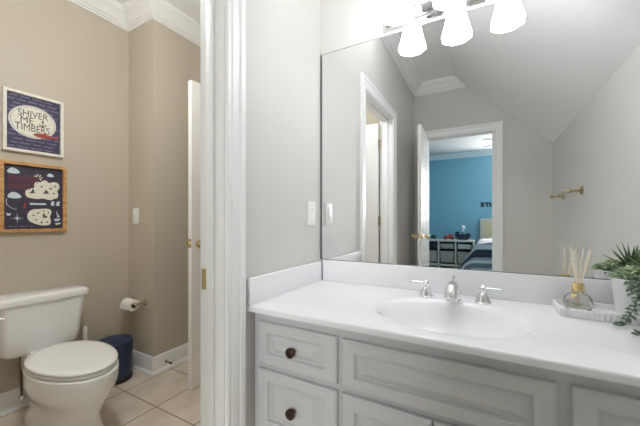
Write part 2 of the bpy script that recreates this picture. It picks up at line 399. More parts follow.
# ------------------------------------------------------------------ doors
def knob_mb(p, ax):
    mb = MB(); ax = Vector(ax)
    mb.lathe([(.030, 0), (.030, .004), (.024, .008), (.011, .011), (.010, .030), (.016, .036), (.026, .046), (.028, .056), (.024, .066), (.012, .071), (.001, .072)], p, ax, 24)
    return mb
def door_leaf(name, hinge, ang, width, hz, flip, knobs=True, height=2.02):
    """leaf from its hinge, running along +u (angle ang in plan), thickness .035 centred; raised six-panel faces"""
    root = root_struct(name, (hinge[0], hinge[1], FZ + .008))
    T = Matrix.Translation((hinge[0], hinge[1], FZ + .008)) @ Matrix.Rotation(ang, 4, 'Z')
    t = .0175; mb = MB(); mb.box(0.003, width, -t, t, 0, height, .0015, 1, T)
    st = .11; cw = (width - 3 * st) / 2
    for sgn in (-1, 1):
        for c in range(2):
            x0 = st + c * (cw + st)
            for z0, z1 in ((.2, .78), (.95, 1.58), (1.68, 1.9)):
                ring = lambda i, y: [T @ Vector(p) for p in ((x0 + i, y, z0 + i), (x0 + cw - i, y, z0 + i), (x0 + cw - i, y, z1 - i), (x0 + i, y, z1 - i))]
                mb.loft([ring(0, sgn * t), ring(.004, sgn * (t + .003)), ring(.012, sgn * (t + .0005)), ring(.03, sgn * (t + .003)), ring(.034, sgn * (t + .003))], False, True)
    mb.build('leaf', M['door'], root, angle=20)
    if knobs:
        for sgn in (-1, 1):
            p = T @ Vector((width - .062, sgn * t, .955 - FZ - .008)); ax = (T.to_3x3() @ Vector((0, sgn, 0)))
            knob_mb(p, ax).build('knob', M['brass'], root)
        mb = MB(); mb.box(width - .0005, width + .0015, -.0125, .0125, .925 - FZ, .985 - FZ, .0005, 1, T)
        mb.box(width, width + .010, -.007, .007, .944 - FZ, .966 - FZ, .002, 1, T); mb.build('latch_plate', M['brass'], root)
    for z in hz:
        mb = MB(); q = T @ Vector((0, flip * (t + .004), z)); mb.lathe([(.008, -.045), (.008, .045)], q, n=12); mb.lathe([(.0035, -.05), (.0045, .05)], q, n=10)
        mb.box(.004, .034, flip * t - .0008, flip * t + .0008, z - .044, z + .044, 0, 1, T)
        mb.box(-.0012, .0012, flip * t - .03, flip * t, z - .044, z + .044, 0, 1, T)
        mb.build('hinge', M['nickel_brass'], root)
    return root
HZ = (.2, 1.10 + .03, 1.83 + .03)
door_leaf('door_1', (LW - .014, J0 + .020), PI, .715, HZ, 1, height=2.055)
door_leaf('door_2', (H0 - .0175, TFY - .02), -PI / 2, .745, HZ, -1, height=2.085)
d3 = door_leaf('door_3', (D0 + .02, BY + .012), math.radians(87.0), .70, HZ, 1, height=2.085)
# small white wall stickers on the bedroom door face
T3 = Matrix.Translation((D0 + .02, BY + .012, FZ)) @ Matrix.Rotation(math.radians(87.0), 4, 'Z')
for k, z in enumerate((1.98, 1.9, 1.8, 1.7, 1.55, 1.35, 1.22, 1.12, 1.05, .86, .78, .7)):
    a = .1 + (k * 37 % 50) / 100; mb = MB()
    for sgn in (-1, 1):
        mb.loft([[T3 @ Vector((a + sgn * (.004 + .016 * (1 + math.cos(2 * PI * i / 10))), y, z + .020 * math.sin(2 * PI * i / 10) + sgn * .003)) for i in range(10)] for y in (-.0215, -.0235)])
    mb.build('sticker', M['sticker'], d3)

# ------------------------------------------------------------------ ceiling lamps added for brightness, out of the frame
def added_dome_lamp(loc, label, m, drop):
    t = thing('added_ceiling_light', label, 'light', loc); x, y, z = loc
    mb = MB(); mb.lathe([(.06, -.02), (.065, -.012), (.065, 0)], loc, n=36); mb.build('canopy', M['chrome'], t)
    mb = MB(); mb.tube([(x, y, z - .015), (x, y, z - drop - .03)], .012, 12); mb.lathe([(.03, .0), (.05, -.012), (.05, -.03)], (x, y, z - drop), n=24); mb.build('stem', M['chrome'], t)
    mb = MB(); mb.lathe([(.001, -.115), (.05, -.108), (.09, -.09), (.115, -.06), (.12, -.03), (.10, -.008), (.05, -.004)], (x, y, z - drop - .02), n=36); mb.build('glass_globe', m, t)
added_dome_lamp((.27, -.62, CZ), 'white glass ceiling lamp added to light the vanity room, out of view', M['dome'], .02)
added_dome_lamp((-.62, -.70, CZ), 'white glass ceiling lamp added to light the tan toilet room, out of view', M['tdome'], .36)

# ------------------------------------------------------------------ vanity cabinet
FY = -.520            # face frame plane
cab = thing('vanity_cabinet', 'light grey painted vanity cabinet with raised panel drawers under white counter', 'cabinet', (.676, -.27, FZ))
mb = MB()
mb.box(.003, .021, FY + .02, -.004, .10, .787); mb.box(RX - .021, RX - .003, FY + .02, -.004, .10, .787); mb.box(.021, RX - .021, FY + .02, -.004, .10, .118); mb.box(.021, RX - .021, -.016, -.004, .118, .787); mb.box(.003, RX - .003, -.46, -.02, FZ + .001, .10)
for x0, x1 in ((.003, .042), (.343, .379), (.897, .943), (1.308, RX - .003)): mb.box(x0, x1, FY, FY + .022, .08, .787)
for x0, x1 in ((.04, .345), (.377, .90), (.94, 1.31)):
    for z0, z1 in ((.738, .787), (.568, .610), (.08, .12)): mb.box(x0, x1, FY + .0005, FY + .022, z0, z1)
for x0, x1 in ((.04, .345), (.94, 1.31)): mb.box(x0, x1, FY + .0005, FY + .022, .330, .37)
mb.build('face_frame', M['cabinet'], cab, smooth=False)
def raised(mb, x0, x1, z0, z1, y=FY, t=.02, gx=.048, gz=.040, px=.080, pz=.062):
    ring = lambda ix, iz, d: [(x0 + ix, y - d, z0 + iz), (x1 - ix, y - d, z0 + iz), (x1 - ix, y - d, z1 - iz), (x0 + ix, y - d, z1 - iz)]
    mb.loft([ring(0, 0, 0), ring(0, 0, t - .006), ring(.002, .002, t - .003), ring(.007, .007, t), ring(gx - .006, gz - .006, t), ring(gx - .003, gz - .003, t - .002),
             ring(gx, gz, t - .011), ring(gx + .005, gz + .005, t - .012), ring(px, pz, t + .0005), ring(px + .003, pz + .003, t + .0025)], True, True)
def cab_knob(p, parent):
    mb = MB(); mb.lathe([(.008, 0), (.007, .010), (.010, .014), (.0165, .019), (.0178, .024), (.0165, .028), (.012, .0295), (.0105, .0285), (.006, .030), (.001, .0315)], p, (0, -1, 0), 24)
    mb.build('knob', M['bronze'], parent)
for x0, x1 in ((.032, .353), (.933, 1.312)):
    for z0, z1 in ((.600, .750), (.362, .578), (.112, .338)):
        mb = MB(); raised(mb, x0, x1, z0, z1); d = mb.build('drawer', M['cabinet'], cab, angle=20)
        cab_knob(((x0 + x1) / 2, FY - .019, (z0 + z1) / 2), d)
mb = MB(); raised(mb, .369, .907, .597, .748); mb.build('false_front', M['cabinet'], cab, angle=20)
for x0, x1, kx in ((.369, .6375, .612), (.6415, .907, .667)):
    mb = MB(); raised(mb, x0, x1, .112, .578, gz=.05, pz=.085); d = mb.build('cabinet_door', M['cabinet'], cab, angle=20)
    cab_knob((kx, FY - .019, .50), d)

# ------------------------------------------------------------------ counter with integral basin
CT = .808; CY = -.560
ctr = thing('vanity_counter', 'glossy white counter with integral oval basin and low backsplash', 'counter', (.676, -.28, CT))
SCX, SCY, SA, SB = .654, -.312, .239, .184
N = 96
def outer(a):
    dx, dy = math.cos(a), math.sin(a); best = 1e9
    for lim, d, c in ((RX - .002, dx, SCX), (.002, dx, SCX), (-.002, dy, SCY), (CY + .006, dy, SCY)):
        if abs(d) > 1e-9:
            tt = (lim - c) / d
            if tt > 0: best = min(best, tt)
    return (SCX + dx * best, SCY + dy * best)
angs = [2 * PI * i / N for i in range(N)]
for cx, cy in ((RX - .002, -.002), (.002, -.002), (.002, CY + .006), (RX - .002, CY + .006)):
    a = math.atan2(cy - SCY, cx - SCX) % (2 * PI); k = min(range(N), key=lambda i: abs(angs[i] - a)); angs[k] = a
mb = MB()
ell = lambda s, z: [(SCX + SA * s * math.cos(a), SCY + SB * s * math.sin(a), z) for a in angs]
out = [outer(a) for a in angs]
drop = [(x, y - (.006 if abs(y - CY - .006) < 1e-6 else 0)) for x, y in out]
mb.loft([ell(.998, CT - .025), ell(.998, CT - .0042), ell(1.010, CT - .0020), ell(1.024, CT - .0006), ell(1.042, CT), [(x, y, CT) for x, y in out], [(x, y - (.004 if y < CY + .0061 else 0), CT - .002) for x, y in out],
         [(x, y - (.006 if y < CY + .0061 else 0), CT - .006) for x, y in out], [(x, y - (.006 if y < CY + .0061 else 0), CT - .0205) for x, y in out], ell(1.06, CT - .0205), ell(.998, CT - .025)], False, False)
mb.build('worktop', M['counter'], ctr, angle=50)
mb = MB()
prof = [(.999, -.0040), (.976, -.0072), (.945, -.0135), (.905, -.0240), (.85, -.040), (.77, -.061), (.66, -.084), (.52, -.105), (.36, -.119), (.20, -.126), (.09, -.128)]
mb.loft([ell(s, CT + z) for s, z in prof], False, False)
mb.loft([ell(.999, CT - .0040), ell(1.003, CT - .03), ell(.98, CT - .055), ell(.87, CT - .09), ell(.62, CT - .132), ell(.09, CT - .155)], False, True)
bs = mb.build('basin', M['counter'], ctr, angle=60)
mb = MB(); mb.lathe([(.024, -.006), (.024, .001), (.021, .0025), (.016, .001), (.012, .004), (.001, .006)], (SCX, SCY, CT - .1275), n=24); mb.build('drain', M['chrome'], ctr)
mb = MB(); mb.box(.022, RX - .002, -.020, -.001, CT, .914, .0035, 2); mb.build('backsplash', M['counter'], ctr)
mb = MB(); mb.box(.001, .020, CY, -.0205, CT, .908, .0035, 2); mb.build('side_splash', M['counter'], ctr)

# ------------------------------------------------------------------ mirror
mir = thing('wall_mirror', 'large frameless wall mirror above the white backsplash', 'mirror', (.62, -.003, .916))
mb = MB(); mb.box(.006, 1.235, -.006, -.0005, .9165, 1.985); mb.build('glass_sheet', M['mirror'], mir, smooth=False)
mb = MB()
mb.box(.0025, .0120, -.0072, -.0005, .9155, 1.987); mb.box(.0035, 1.237, -.0066, -.0005, 1.9848, 1.987); mb.box(.0035, 1.237, -.0066, -.0005, .9143, .9168); mb.box(1.2348, 1.237, -.0066, -.0005, .9155, 1.987)
mb.build('edge_strip', M['mirror_edge'], mir, smooth=False)

# ------------------------------------------------------------------ vanity light
vl = thing('vanity_light', 'chrome bar light with three lit white bell glass shades above mirror', 'light', (.646, -.01, 2.06))
mb = MB()
mb.box(.34, .952, -.012, -.001, 2.000, 2.120, .004, 2); mb.box(.352, .94, -.028, -.010, 2.016, 2.104, .008, 3); mb.build('backplate', M['chrome'], vl)
for cx in (.446, .646, .846):
    mb = MB(); mb.tube([(cx, -.026, 2.07), (cx, -.06, 2.085), (cx, -.095, 2.135), (cx, -.125, 2.162), (cx, -.145, 2.164), (cx, -.145, 2.150)], .008, 10)
    mb.lathe([(.022, 0), (.020, .006), (.010, .010)], (cx, -.026, 2.07), (0, -1, 0), 20); mb.build('arm', M['chrome'], vl)
    mb = MB(); mb.lathe([(.036, -.004), (.036, .010), (.028, .022), (.012, .028)], (cx, -.145, 2.132), n=24); mb.build('socket_cup', M['chrome'], vl)
    oct_ = lambda a, z: 1 / math.cos(((a + PI / 8) % (PI / 4)) - PI / 8) * .97
    mb = MB()
    pr = [(.032, 2.110), (.033, 2.085), (.038, 2.060), (.0445, 2.030), (.052, 1.998), (.0595, 1.968), (.065, 1.949), (.0655, 1.944)]
    mb.lathe(pr + [(.0625, 1.944), (.0615, 1.950), (.056, 1.969), (.048, 1.999), (.0405, 2.031), (.034, 2.061), (.029, 2.085), (.028, 2.108)], (cx, -.145, .022), n=48, cap0=True, cap1=True, mod=oct_)
    mb.build('shade', M['shade'], vl, angle=15)
    mb = MB(); mb.ball((cx, -.145, 2.037), .024, (1, 1, 1.3)); mb.build('bulb', M['bulb'], vl)

# ------------------------------------------------------------------ faucet
fx, fy = .652, -.105
fc = thing('faucet', 'polished chrome widespread basin faucet with bell bases and two lever handles', 'faucet', (fx, fy, CT))
mb = MB()
mb.lathe([(.031, 0), (.031, .005), (.027, .008), (.024, .011)], (fx, fy, CT), n=28)
path = [(fx, fy, CT + .006), (fx, fy - .001, CT + .030), (fx, fy - .010, CT + .047), (fx, fy - .028, CT + .056), (fx, fy - .055, CT + .056), (fx, fy - .078, CT + .049), (fx, fy - .094, CT + .035), (fx, fy - .099, CT + .024)]
mb.tube(path, [.0275, .0268, .0258, .0245, .0235, .0225, .0215, .0210], 20); mb.build('spout', M['chrome'], fc)
mb = MB(); mb.lathe([(.0035, .04), (.0035, .078), (.006, .080), (.007, .085), (.0055, .089), (.001, .091)], (fx, fy + .012, CT), n=14); mb.build('lift_rod', M['chrome'], fc)
for sgn in (-1, 1):
    hx = fx + sgn * .1025
    mb = MB()
    mb.lathe([(.029, 0), (.029, .005), (.026, .008), (.024, .014), (.021, .024), (.014, .034), (.009, .039), (.010, .043), (.0125, .048), (.0135, .053), (.0125, .058), (.009, .062), (.004, .066), (.001, .068)], (hx, fy, CT), n=28)
    h = mb.build('handle', M['chrome'], fc)
    mb = MB(); mb.tube([(hx, fy, CT + .053), (hx + sgn * .022, fy - .002, CT + .055), (hx + sgn * .044, fy - .004, CT + .055), (hx + sgn * .062, fy - .006, CT + .054), (hx + sgn * .070, fy - .0065, CT + .0535)], [.0055, .0042, .0045, .0052, .0025], 12)
    mb.build('lever', M['chrome'], h)

# ------------------------------------------------------------------ tray, diffuser, succulent
tx0, tx1, ty0, ty1 = .974, 1.325, -.168, -.034
tray = None
mb = MB()
def rrect(i, z, r=.012, rib=0):
    pts = []
    n = 6; segs = [((tx1 - i - r, ty1 - i - r), 0), ((tx0 + i + r, ty1 - i - r), 90), ((tx0 + i + r, ty0 + i + r), 180), ((tx1 - i - r, ty0 + i + r), 270)]
    loop = []
    for (cx, cy), a0 in segs:
        for k in range(n + 1):
            a = math.radians(a0 + 90 * k / n); loop.append((cx + r * math.cos(a), cy + r * math.sin(a)))
    full = []
    for q in range(len(loop)):
        a, b = Vector(loop[q]), Vector(loop[(q + 1) % len(loop)]); L = (b - a).length
        m = max(1, int(round(L / .0035)))
        for k in range(m): full.append(a.lerp(b, k / m))
    s = 0; c = Vector(((tx0 + tx1) / 2, (ty0 + ty1) / 2)); res = []
    for q, p in enumerate(full):
        nrm = full[(q + 1) % len(full)] - full[q - 1]; nrm = Vector((nrm.y, -nrm.x)).normalized()
        w = rib * (1 if (q % 4) < 2 else -1) * .5
        p2 = p + nrm * w; res.append((p2.x, p2.y, z))
    return res
base = rrect(0, 0)
def ring(i, z, rib=0):
    c = Vector(((tx0 + tx1) / 2, (ty0 + ty1) / 2)); R = rrect(0, z, rib=rib)
    sx = 1 - 2 * i / (tx1 - tx0); sy = 1 - 2 * i / (ty1 - ty0)
    return [(c.x + (x - c.x) * sx, c.y + (y - c.y) * sy, z) for x, y, _ in R]
mb.loft([ring(.004, CT + .0005), ring(.002, CT + .003, .0028), ring(.0, CT + .022, .0028), ring(.0005, CT + .025), ring(.001, CT + .0275), ring(.003, CT + .0285), ring(.006, CT + .0275), ring(.008, CT + .012), ring(.012, CT + .009)], True, True)
tray = mb.build('tray', M['pot'], None, angle=28, loc=((tx0 + tx1) / 2, (ty0 + ty1) / 2, CT))
tag(tray, 'long white ribbed tray on the counter by the mirror, holding diffuser and plant', 'tray')
TZ = CT + .0095
dx, dy = 1.034, -.095
df = thing('reed_diffuser', 'round glass reed diffuser with gold collar and pale reeds on white tray', 'diffuser', (dx, dy, TZ))
bump = lambda a, z: 1 + (.05 * math.cos(12 * a + (PI if int((z - TZ) / .012) % 2 else 0)) if .008 < z - TZ < .06 else 0)
outerp = [(.020, 0), (.028, .002), (.034, .010), (.037, .020), (.0375, .030), (.035, .042), (.028, .053), (.018, .061), (.0125, .065), (.0120, .080)]
innerp = [(.0095, .080), (.0098, .066), (.015, .059), (.025, .051), (.0315, .041), (.0338, .030), (.0332, .020), (.030, .011), (.024, .005), (.001, .004)]
mb = MB(); mb.lathe([(r, TZ + z) for r, z in outerp + innerp], (dx, dy, 0), n=60, mod=bump); mb.build('bottle', M['glass'], df, angle=60)
mb = MB(); mb.lathe([(.001, TZ + .0045), (.0235, TZ + .0055), (.0292, TZ + .0115), (.0318, TZ + .020), (.0322, TZ + .027), (.001, TZ + .0272)], (dx, dy, 0), n=40); mb.build('scented_oil', M['oil'], df)
mb = MB(); mb.lathe([(.0135, TZ + .068), (.0165, TZ + .069), (.0165, TZ + .088), (.0145, TZ + .092), (.0115, TZ + .0935), (.0105, TZ + .092), (.0105, TZ + .07)], (dx, dy, 0), n=30, cap0=False, cap1=False)
mb.tube([(dx + .0165 * math.cos(a) * 1.05, dy + .0165 * math.sin(a) * 1.05, TZ + .066 + .001 * math.sin(5 * a)) for a in [i * PI / 12 for i in range(25)]], .0014, 8)
cl = mb.build('collar', M['gold'], df)
mb = MB(); mb.lathe([(.008, -.0007), (.008, .0007)], (dx - .013, dy - .013, TZ + .052), (-.6, -.7, .2), 16); mb.tube([(dx - .012, dy - .0125, TZ + .066), (dx - .0125, dy - .013, TZ + .060)], .0006, 6); mb.build('medallion', M['gold'], cl)
for ax, ay, L in ((-.115, .09, .205), (-.035, -.04, .185), (.175, -.05, .205), (.225, .02, .205), (.12, .15, .205), (-.05, .17, .195)):
    d = Vector((ax, ay, 1)).normalized(); b0 = Vector((dx, dy, TZ + .085)); neck = Vector((dx + ax * .035, dy + ay * .035, TZ + .088))
    st_ = neck - d * .07; mb = MB(); mb.tube([st_, st_ + d * L * .5, st_ + d * L * .92], .0021, 8); mb.build('reed', M['reed'], df)

px, py = 1.178, -.098
pl = thing('potted_succulent', 'trailing green succulent arrangement in a white pot on the tray', 'plant', (px, py, TZ))
mb = MB(); mb.lathe([(.001, TZ + .0005), (.046, TZ + .0005), (.049, TZ + .004), (.0615, TZ + .112), (.0625, TZ + .118), (.061, TZ + .1205), (.058, TZ + .119), (.056, TZ + .105), (.001, TZ + .104)], (px, py, 0), n=48); mb.build('pot', M['pot'], pl)
mb = MB(); mb.lathe([(.0555, TZ + .1045), (.0565, TZ + .108), (.03, TZ + .116), (.001, TZ + .118)], (px, py, 0), n=24); mb.build('soil', M['soil'], pl)
def leaf(mb, b, d, L, w, th, shape=0):
    b, d = Vector(b), Vector(d).normalized()
    up = Vector((0, 0, 1)) if abs(d.z) < .9 else Vector((1, 0, 0))
    s = d.cross(up).normalized(); u = s.cross(d)
    pr = [(0, .3), (.2, .75), (.5, 1), (.75, .8), (.9, .45), (1, .05)] if shape == 0 else [(0, .9), (.15, 1), (.4, .8), (.7, .45), (.9, .18), (1, .02)]
    rings = []
    for t, k in pr:
        c = b + d * L * t + u * (th * .6 * math.sin(PI * t) - (0 if shape == 0 else -L * .12 * t * t))
        rings.append([c + s * math.cos(2 * PI * i / 7) * w * k + u * math.sin(2 * PI * i / 7) * th * k for i in range(7)])
    mb.loft(rings)
RZ = TZ + .118
mb = MB()      # spiky aloe rosette
ac = (px + .040, py + .004, RZ + .012)
for k in range(26):
    a = k * 2.4; el = .25 + 1.15 * (k / 26)
    leaf(mb, ac, (math.cos(a) * math.cos(el), math.sin(a) * math.cos(el), math.sin(el)), .080 + .02 * random.random(), .0075, .0045, 1)
mb.build('aloe_rosette', M['leaf_aloe'], pl)
for cx, cy, cz, r in ((-.030, -.020, .006, .036), (.012, -.038, .010, .034), (-.022, .028, .010, .038), (-.048, .004, .002, .030), (.020, .035, .012, .03), (-.005, .000, .024, .034), (.035, -.028, .008, .032)):
    mb = MB()
    for k in range(24):
        a = k * 2.4 + cx * 99; el = .1 + 1.25 * (k / 24)
        leaf(mb, (px + cx, py + cy, RZ + cz - .004), (math.cos(a) * math.cos(el), math.sin(a) * math.cos(el), math.sin(el)), r * (1 - .35 * k / 24) * random.uniform(.85, 1.1), .0062, .0035)
    mb.build('leaf_rosette', M['leaf_light'], pl)
def strand(pts, r=.0016):
    P = [Vector(p) for p in pts]; fine = []
    for i in range(len(P) - 1):
        a, b, c, d = P[max(i - 1, 0)], P[i], P[i + 1], P[min(i + 2, len(P) - 1)]
        for k in range(8):
            t = k / 8; fine.append(.5 * ((2 * b) + (c - a) * t + (2 * a - 5 * b + 4 * c - d) * t * t + (3 * b - a - 3 * c + d) * t ** 3))
    fine.append(P[-1]); mb = MB(); mb.tube(fine, r, 6)
    acc = 0; k = 0
    for a, b in zip(fine, fine[1:]):
        acc += (b - a).length
        while acc > .0042:
            acc -= .0042; t = (b - a).normalized(); k += 1; ang = k * 2.3
            s = t.cross(Vector((.3, .2, 1))).normalized(); u = s.cross(t)
            dd = (s * math.cos(ang) + u * math.sin(ang)) * .9 + t * .45
            q = b + dd * .001
            if q.z + dd.z * .015 < CT + .004: dd.z = abs(dd.z) * .3
            leaf(mb, q, dd, random.uniform(.013, .018), .0048, .0038)
    return mb.build('trailing_strand', M['leaf_dark'], pl)
strand([(px - .012, py - .050, RZ), (px - .016, py - .072, RZ + .002), (px - .026, py - .080, TZ + .085), (px - .034, py - .088, TZ + .052), (px - .050, py - .098, TZ + .026), (px - .066, py - .112, CT + .010), (px - .082, py - .114, CT + .007)])
strand([(px + .012, py - .050, RZ), (px + .004, py - .074, RZ), (px - .008, py - .088, TZ + .07), (px - .012, py - .104, TZ + .03), (px - .01, py - .135, CT + .010), (px - .045, py - .175, CT + .007), (px - .062, py - .190, CT + .007)])
strand([(px + .030, py - .045, RZ), (px + .034, py - .068, RZ), (px + .034, py - .080, TZ + .08), (px + .030, py - .086, TZ + .04), (px + .018, py - .094, TZ + .030)])
strand([(px - .02, py - .045, RZ), (px + .0, py - .066, RZ + .008), (px + .008, py - .076, TZ + .095), (px + .006, py - .080, TZ + .062)])
strand([(px - .03, py - .040, RZ), (px - .034, py - .056, RZ + .002), (px - .036, py - .064, TZ + .098), (px - .034, py - .066, TZ + .084)])
strand([(px + .012, py - .046, RZ), (px + .012, py - .068, RZ), (px + .006, py - .078, TZ + .088), (px - .002, py - .086, TZ + .052), (px - .014, py - .092, TZ + .034)])
mb = MB()
for k in range(110):
    a = random.uniform(0, 2 * PI); rr = random.uniform(.02, .050)
    leaf(mb, (px + rr * math.cos(a), py + rr * math.sin(a), RZ - .002 + random.uniform(0, .012)), (math.cos(a), math.sin(a), random.uniform(-.5, .9)), random.uniform(.016, .028), .005, .0034)
mb.build('filler_leaves', M['leaf_dark'], pl)

# ------------------------------------------------------------------ plates and bars on the grey walls
sw = thing('wall_plate', 'white cover plate with rocker control on grey wall beside the mirror', 'switch', (0, -.100, 1.152))
mb = MB(); mb.box(.0005, .006, -.138, -.062, 1.092, 1.212, .0025, 2); mb.build('cover_plate', M['plastic'], sw)
mb = MB(); mb.box(.005, .009, -.117, -.083, 1.118, 1.186, .0015, 2); mb.box(.0085, .0105, -.106, -.094, 1.155, 1.170, .001, 1); mb.box(.0085, .0105, -.106, -.094, 1.134, 1.149, .001, 1); mb.build('rocker', M['plastic'], sw)
mb = MB(); mb.box(.0088, .0096, -.104, -.100, 1.176, 1.180); mb.build('indicator_mark', M['print_ink'], sw)
mb = MB(); mb.box(.0088, .0096, -.100, -.096, 1.122, 1.125); mb.build('indicator_mark', M['print_ink'], sw)
ts = thing('light_switch', 'white toggle light switch on the tan wall above the toilet paper', 'switch', (-1.632, BUMP[1], 1.152))
yb = BUMP[1]
mb = MB(); mb.box(-1.668, -1.597, yb - .006, yb - .0005, 1.092, 1.212, .0025, 2); mb.build('cover_plate', M['plastic'], ts)
mb = MB(); mb.box(-1.638, -1.627, yb - .016, yb - .004, 1.140, 1.166, .002, 2); mb.build('toggle', M['plastic'], ts)
for z in (1.108, 1.196): mb = MB(); mb.lathe([(.003, 0), (.0028, .0012)], (-1.6325, yb - .0058, z), (0, -1, 0), 10); mb.build('screw', M['brass'], ts)
tb = thing('towel_bar', 'brass towel bar with round rosettes on the grey wall opposite', 'towel bar', (RX, -1.62, 1.326))
for y in (-1.335, -1.905):
    mb = MB(); mb.lathe([(.030, 0.0005), (.030, .006), (.024, .011), (.014, .015), (.010, .020), (.0085, .055), (.012, .064), (.0165, .074), (.0165, .084), (.011, .094), (.001, .098)], (RX, y, 1.326), (-1, 0, 0), 24)
    mb.build('post', M['nickel_brass'], tb)
mb = MB(); mb.tube([(RX - .078, -1.312, 1.326), (RX - .078, -1.93, 1.326)], .0085, 16)
for y, s in ((-1.308, 1), (-1.934, -1)): mb.ball((RX - .078, y, 1.326), .012)
mb.build('rod', M['nickel_brass'], tb)

# ------------------------------------------------------------------ toilet
tcx, tcy = -1.18, -.612
tl = thing('toilet', 'white two piece toilet with closed lid against tan wall', 'toilet', (tcx, tcy, FZ))
def egg(xb, xf, b, z, n=56, yc=tcy, split=.43, pw=1.0):
    xm = xb + split * (xf - xb); P = []
    for i in range(n):
        a = 2 * PI * i / n; c, s = math.cos(a), math.sin(a)
        c2 = math.copysign(abs(c) ** pw, c); s2 = math.copysign(abs(s) ** pw, s)
        P.append((xm + ((xf - xm) if c > 0 else (xm - xb)) * c2, yc + b * s2, z))
    return P
mb = MB()
mb.loft([egg(-1.64, -.955, .114, FZ, pw=.8), egg(-1.64, -.955, .114, FZ + .02, pw=.8), egg(-1.63, -.968, .108, FZ + .05, pw=.85), egg(-1.60, -.985, .104, .06, pw=.9), egg(-1.58, -.99, .106, .11, pw=.95),
         egg(-1.55, -.965, .122, .155), egg(-1.52, -.940, .146, .195), egg(-1.50, -.912, .166, .235), egg(-1.49, -.899, .177, .28), egg(-1.485, -.895, .180, .325), egg(-1.485, -.897, .179, .340), egg(-1.48, -.908, .170, .344)])
mb.box(-1.66, -1.46, tcy - .085, tcy + .085, .22, .345, .02, 3)
mb.build('bowl', M['ceramic'], tl, angle=60)
mb = MB()
mb.loft([egg(-1.462, -.929, .158, .3435), egg(-1.462, -.929, .158, .3500), egg(-1.472, -.913, .172, .3505), egg(-1.475, -.910, .175, .3525), egg(-1.475, -.910, .175, .359), egg(-1.472, -.914, .171, .3625)])
mb.build('seat', M['seat'], tl, angle=60)
mb = MB()
mb.loft([egg(-1.462, -.927, .160, .3620), egg(-1.462, -.927, .160, .3690), egg(-1.473, -.909, .174, .3695), egg(-1.476, -.906, .177, .3720), egg(-1.476, -.906, .177, .379), egg(-1.470, -.913, .172, .3830), egg(-1.44, -.955, .145, .3855), egg(-1.38, -1.03, .09, .387)])
lid = mb.build('lid', M['seat'], tl, angle=60)
for s in (-1, 1):
    mb = MB(); mb.tube([(-1.482, tcy + s * .07 - .02, .362), (-1.482, tcy + s * .07 + .02, .362)], .012, 12); mb.box(-1.498, -1.466, tcy + s * .07 - .018, tcy + s * .07 + .018, .345, .362, .003, 1)
    mb.build('hinge', M['seat'], tl)
def tank_ring(x0, x1, hw, z, r, n=7):
    P = []
    for cx, cy, a0 in ((x1 - r, tcy + hw - r, 0), (x0 + .012, tcy + hw - .012, 90), (x0 + .012, tcy - hw + .012, 180), (x1 - r, tcy - hw + r, 270)):
        rr = r if a0 in (0, 270) else .012
        for k in range(n + 1):
            a = math.radians(a0 + 90 * k / n); P.append((cx + rr * math.cos(a), cy + rr * math.sin(a), z))
    return P
mb = MB()
mb.loft([tank_ring(-1.70, -1.575, .145, .336, .05), tank_ring(-1.715, -1.558, .168, .341, .05), tank_ring(-1.722, -1.550, .180, .356, .05), tank_ring(-1.724, -1.546, .188, .41, .045), tank_ring(-1.727, -1.540, .198, .52, .042), tank_ring(-1.728, -1.535, .208, .625, .04), tank_ring(-1.728, -1.535, .208, .632, .04)])
mb.build('tank', M['ceramic'], tl, angle=60)
mb = MB()
mb.loft([tank_ring(-1.73, -1.532, .217, .6325, .04), tank_ring(-1.733, -1.524, .226, .636, .04), tank_ring(-1.733, -1.522, .228, .655, .04), tank_ring(-1.733, -1.524, .226, .668, .04), tank_ring(-1.730, -1.532, .219, .677, .04), tank_ring(-1.72, -1.55, .195, .681, .04)])
mb.build('tank_lid', M['ceramic'], tl, angle=60)
mb = MB(); mb.lathe([(.012, 0), (.012, .010), (.009, .016)], (-1.539, tcy - .205, .590), (1, 0, 0), 16); mb.tube([(-1.524, tcy - .205, .590), (-1.520, tcy - .198, .587), (-1.519, tcy - .185, .584)], [.006, .0055, .007], 10); mb.build('flush_lever', M['chrome'], tl)
mb = MB(); mb.lathe([(.022, -.03), (.022, -.012), (.016, -.010), (.016, .004)], (-1.64, tcy - .085, .352), n=18); mb.build('supply_nut', M['plastic'], tl)
mb = MB(); mb.tube([(-1.64, tcy - .085, .325), (-1.645, tcy - .083, .25), (-1.662, tcy - .075, .15), (-1.685, tcy - .066, .09), (-1.69, tcy - .064, .06)], .0065, 10); mb.build('supply_hose', M['steel_hose'], tl)
mb = MB(); mb.tube([(-1.739, tcy - .064, .045), (-1.68, tcy - .064, .045)], .009, 12); mb.ball((-1.68, tcy - .064, .05), .015); mb.lathe([(.022, 0.0), (.022, .004)], (-1.7395, tcy - .064, .045), (1, 0, 0), 16); mb.build('supply_valve', M['chrome'], tl)
# brush beside the tank
br = thing('toilet_brush', 'white toilet brush handle standing beside the toilet tank', 'brush', (-1.685, -.352, FZ))
bx, by = -1.685, -.352
mb = MB(); mb.lathe([(.048, FZ + .0005), (.050, FZ + .004), (.044, FZ + .13), (.042, FZ + .135), (.039, FZ + .132), (.040, FZ + .01), (.001, FZ + .008)], (bx, by, 0), n=28); mb.build('holder', M['plastic'], br)
mb = MB(); mb.lathe([(.008, .03), (.008, .24), (.012, .26), (.0145, .30), (.014, .35), (.0125, .372), (.006, .381), (.001, .382)], (bx, by, 0), n=18); mb.build('handle', M['plastic'], br)
mb = MB(); mb.lathe([(.010, FZ + .012), (.034, FZ + .02), (.036, FZ + .07), (.012, FZ + .085)], (bx, by, 0), n=24); mb.build('bristles', M['plastic'], br)

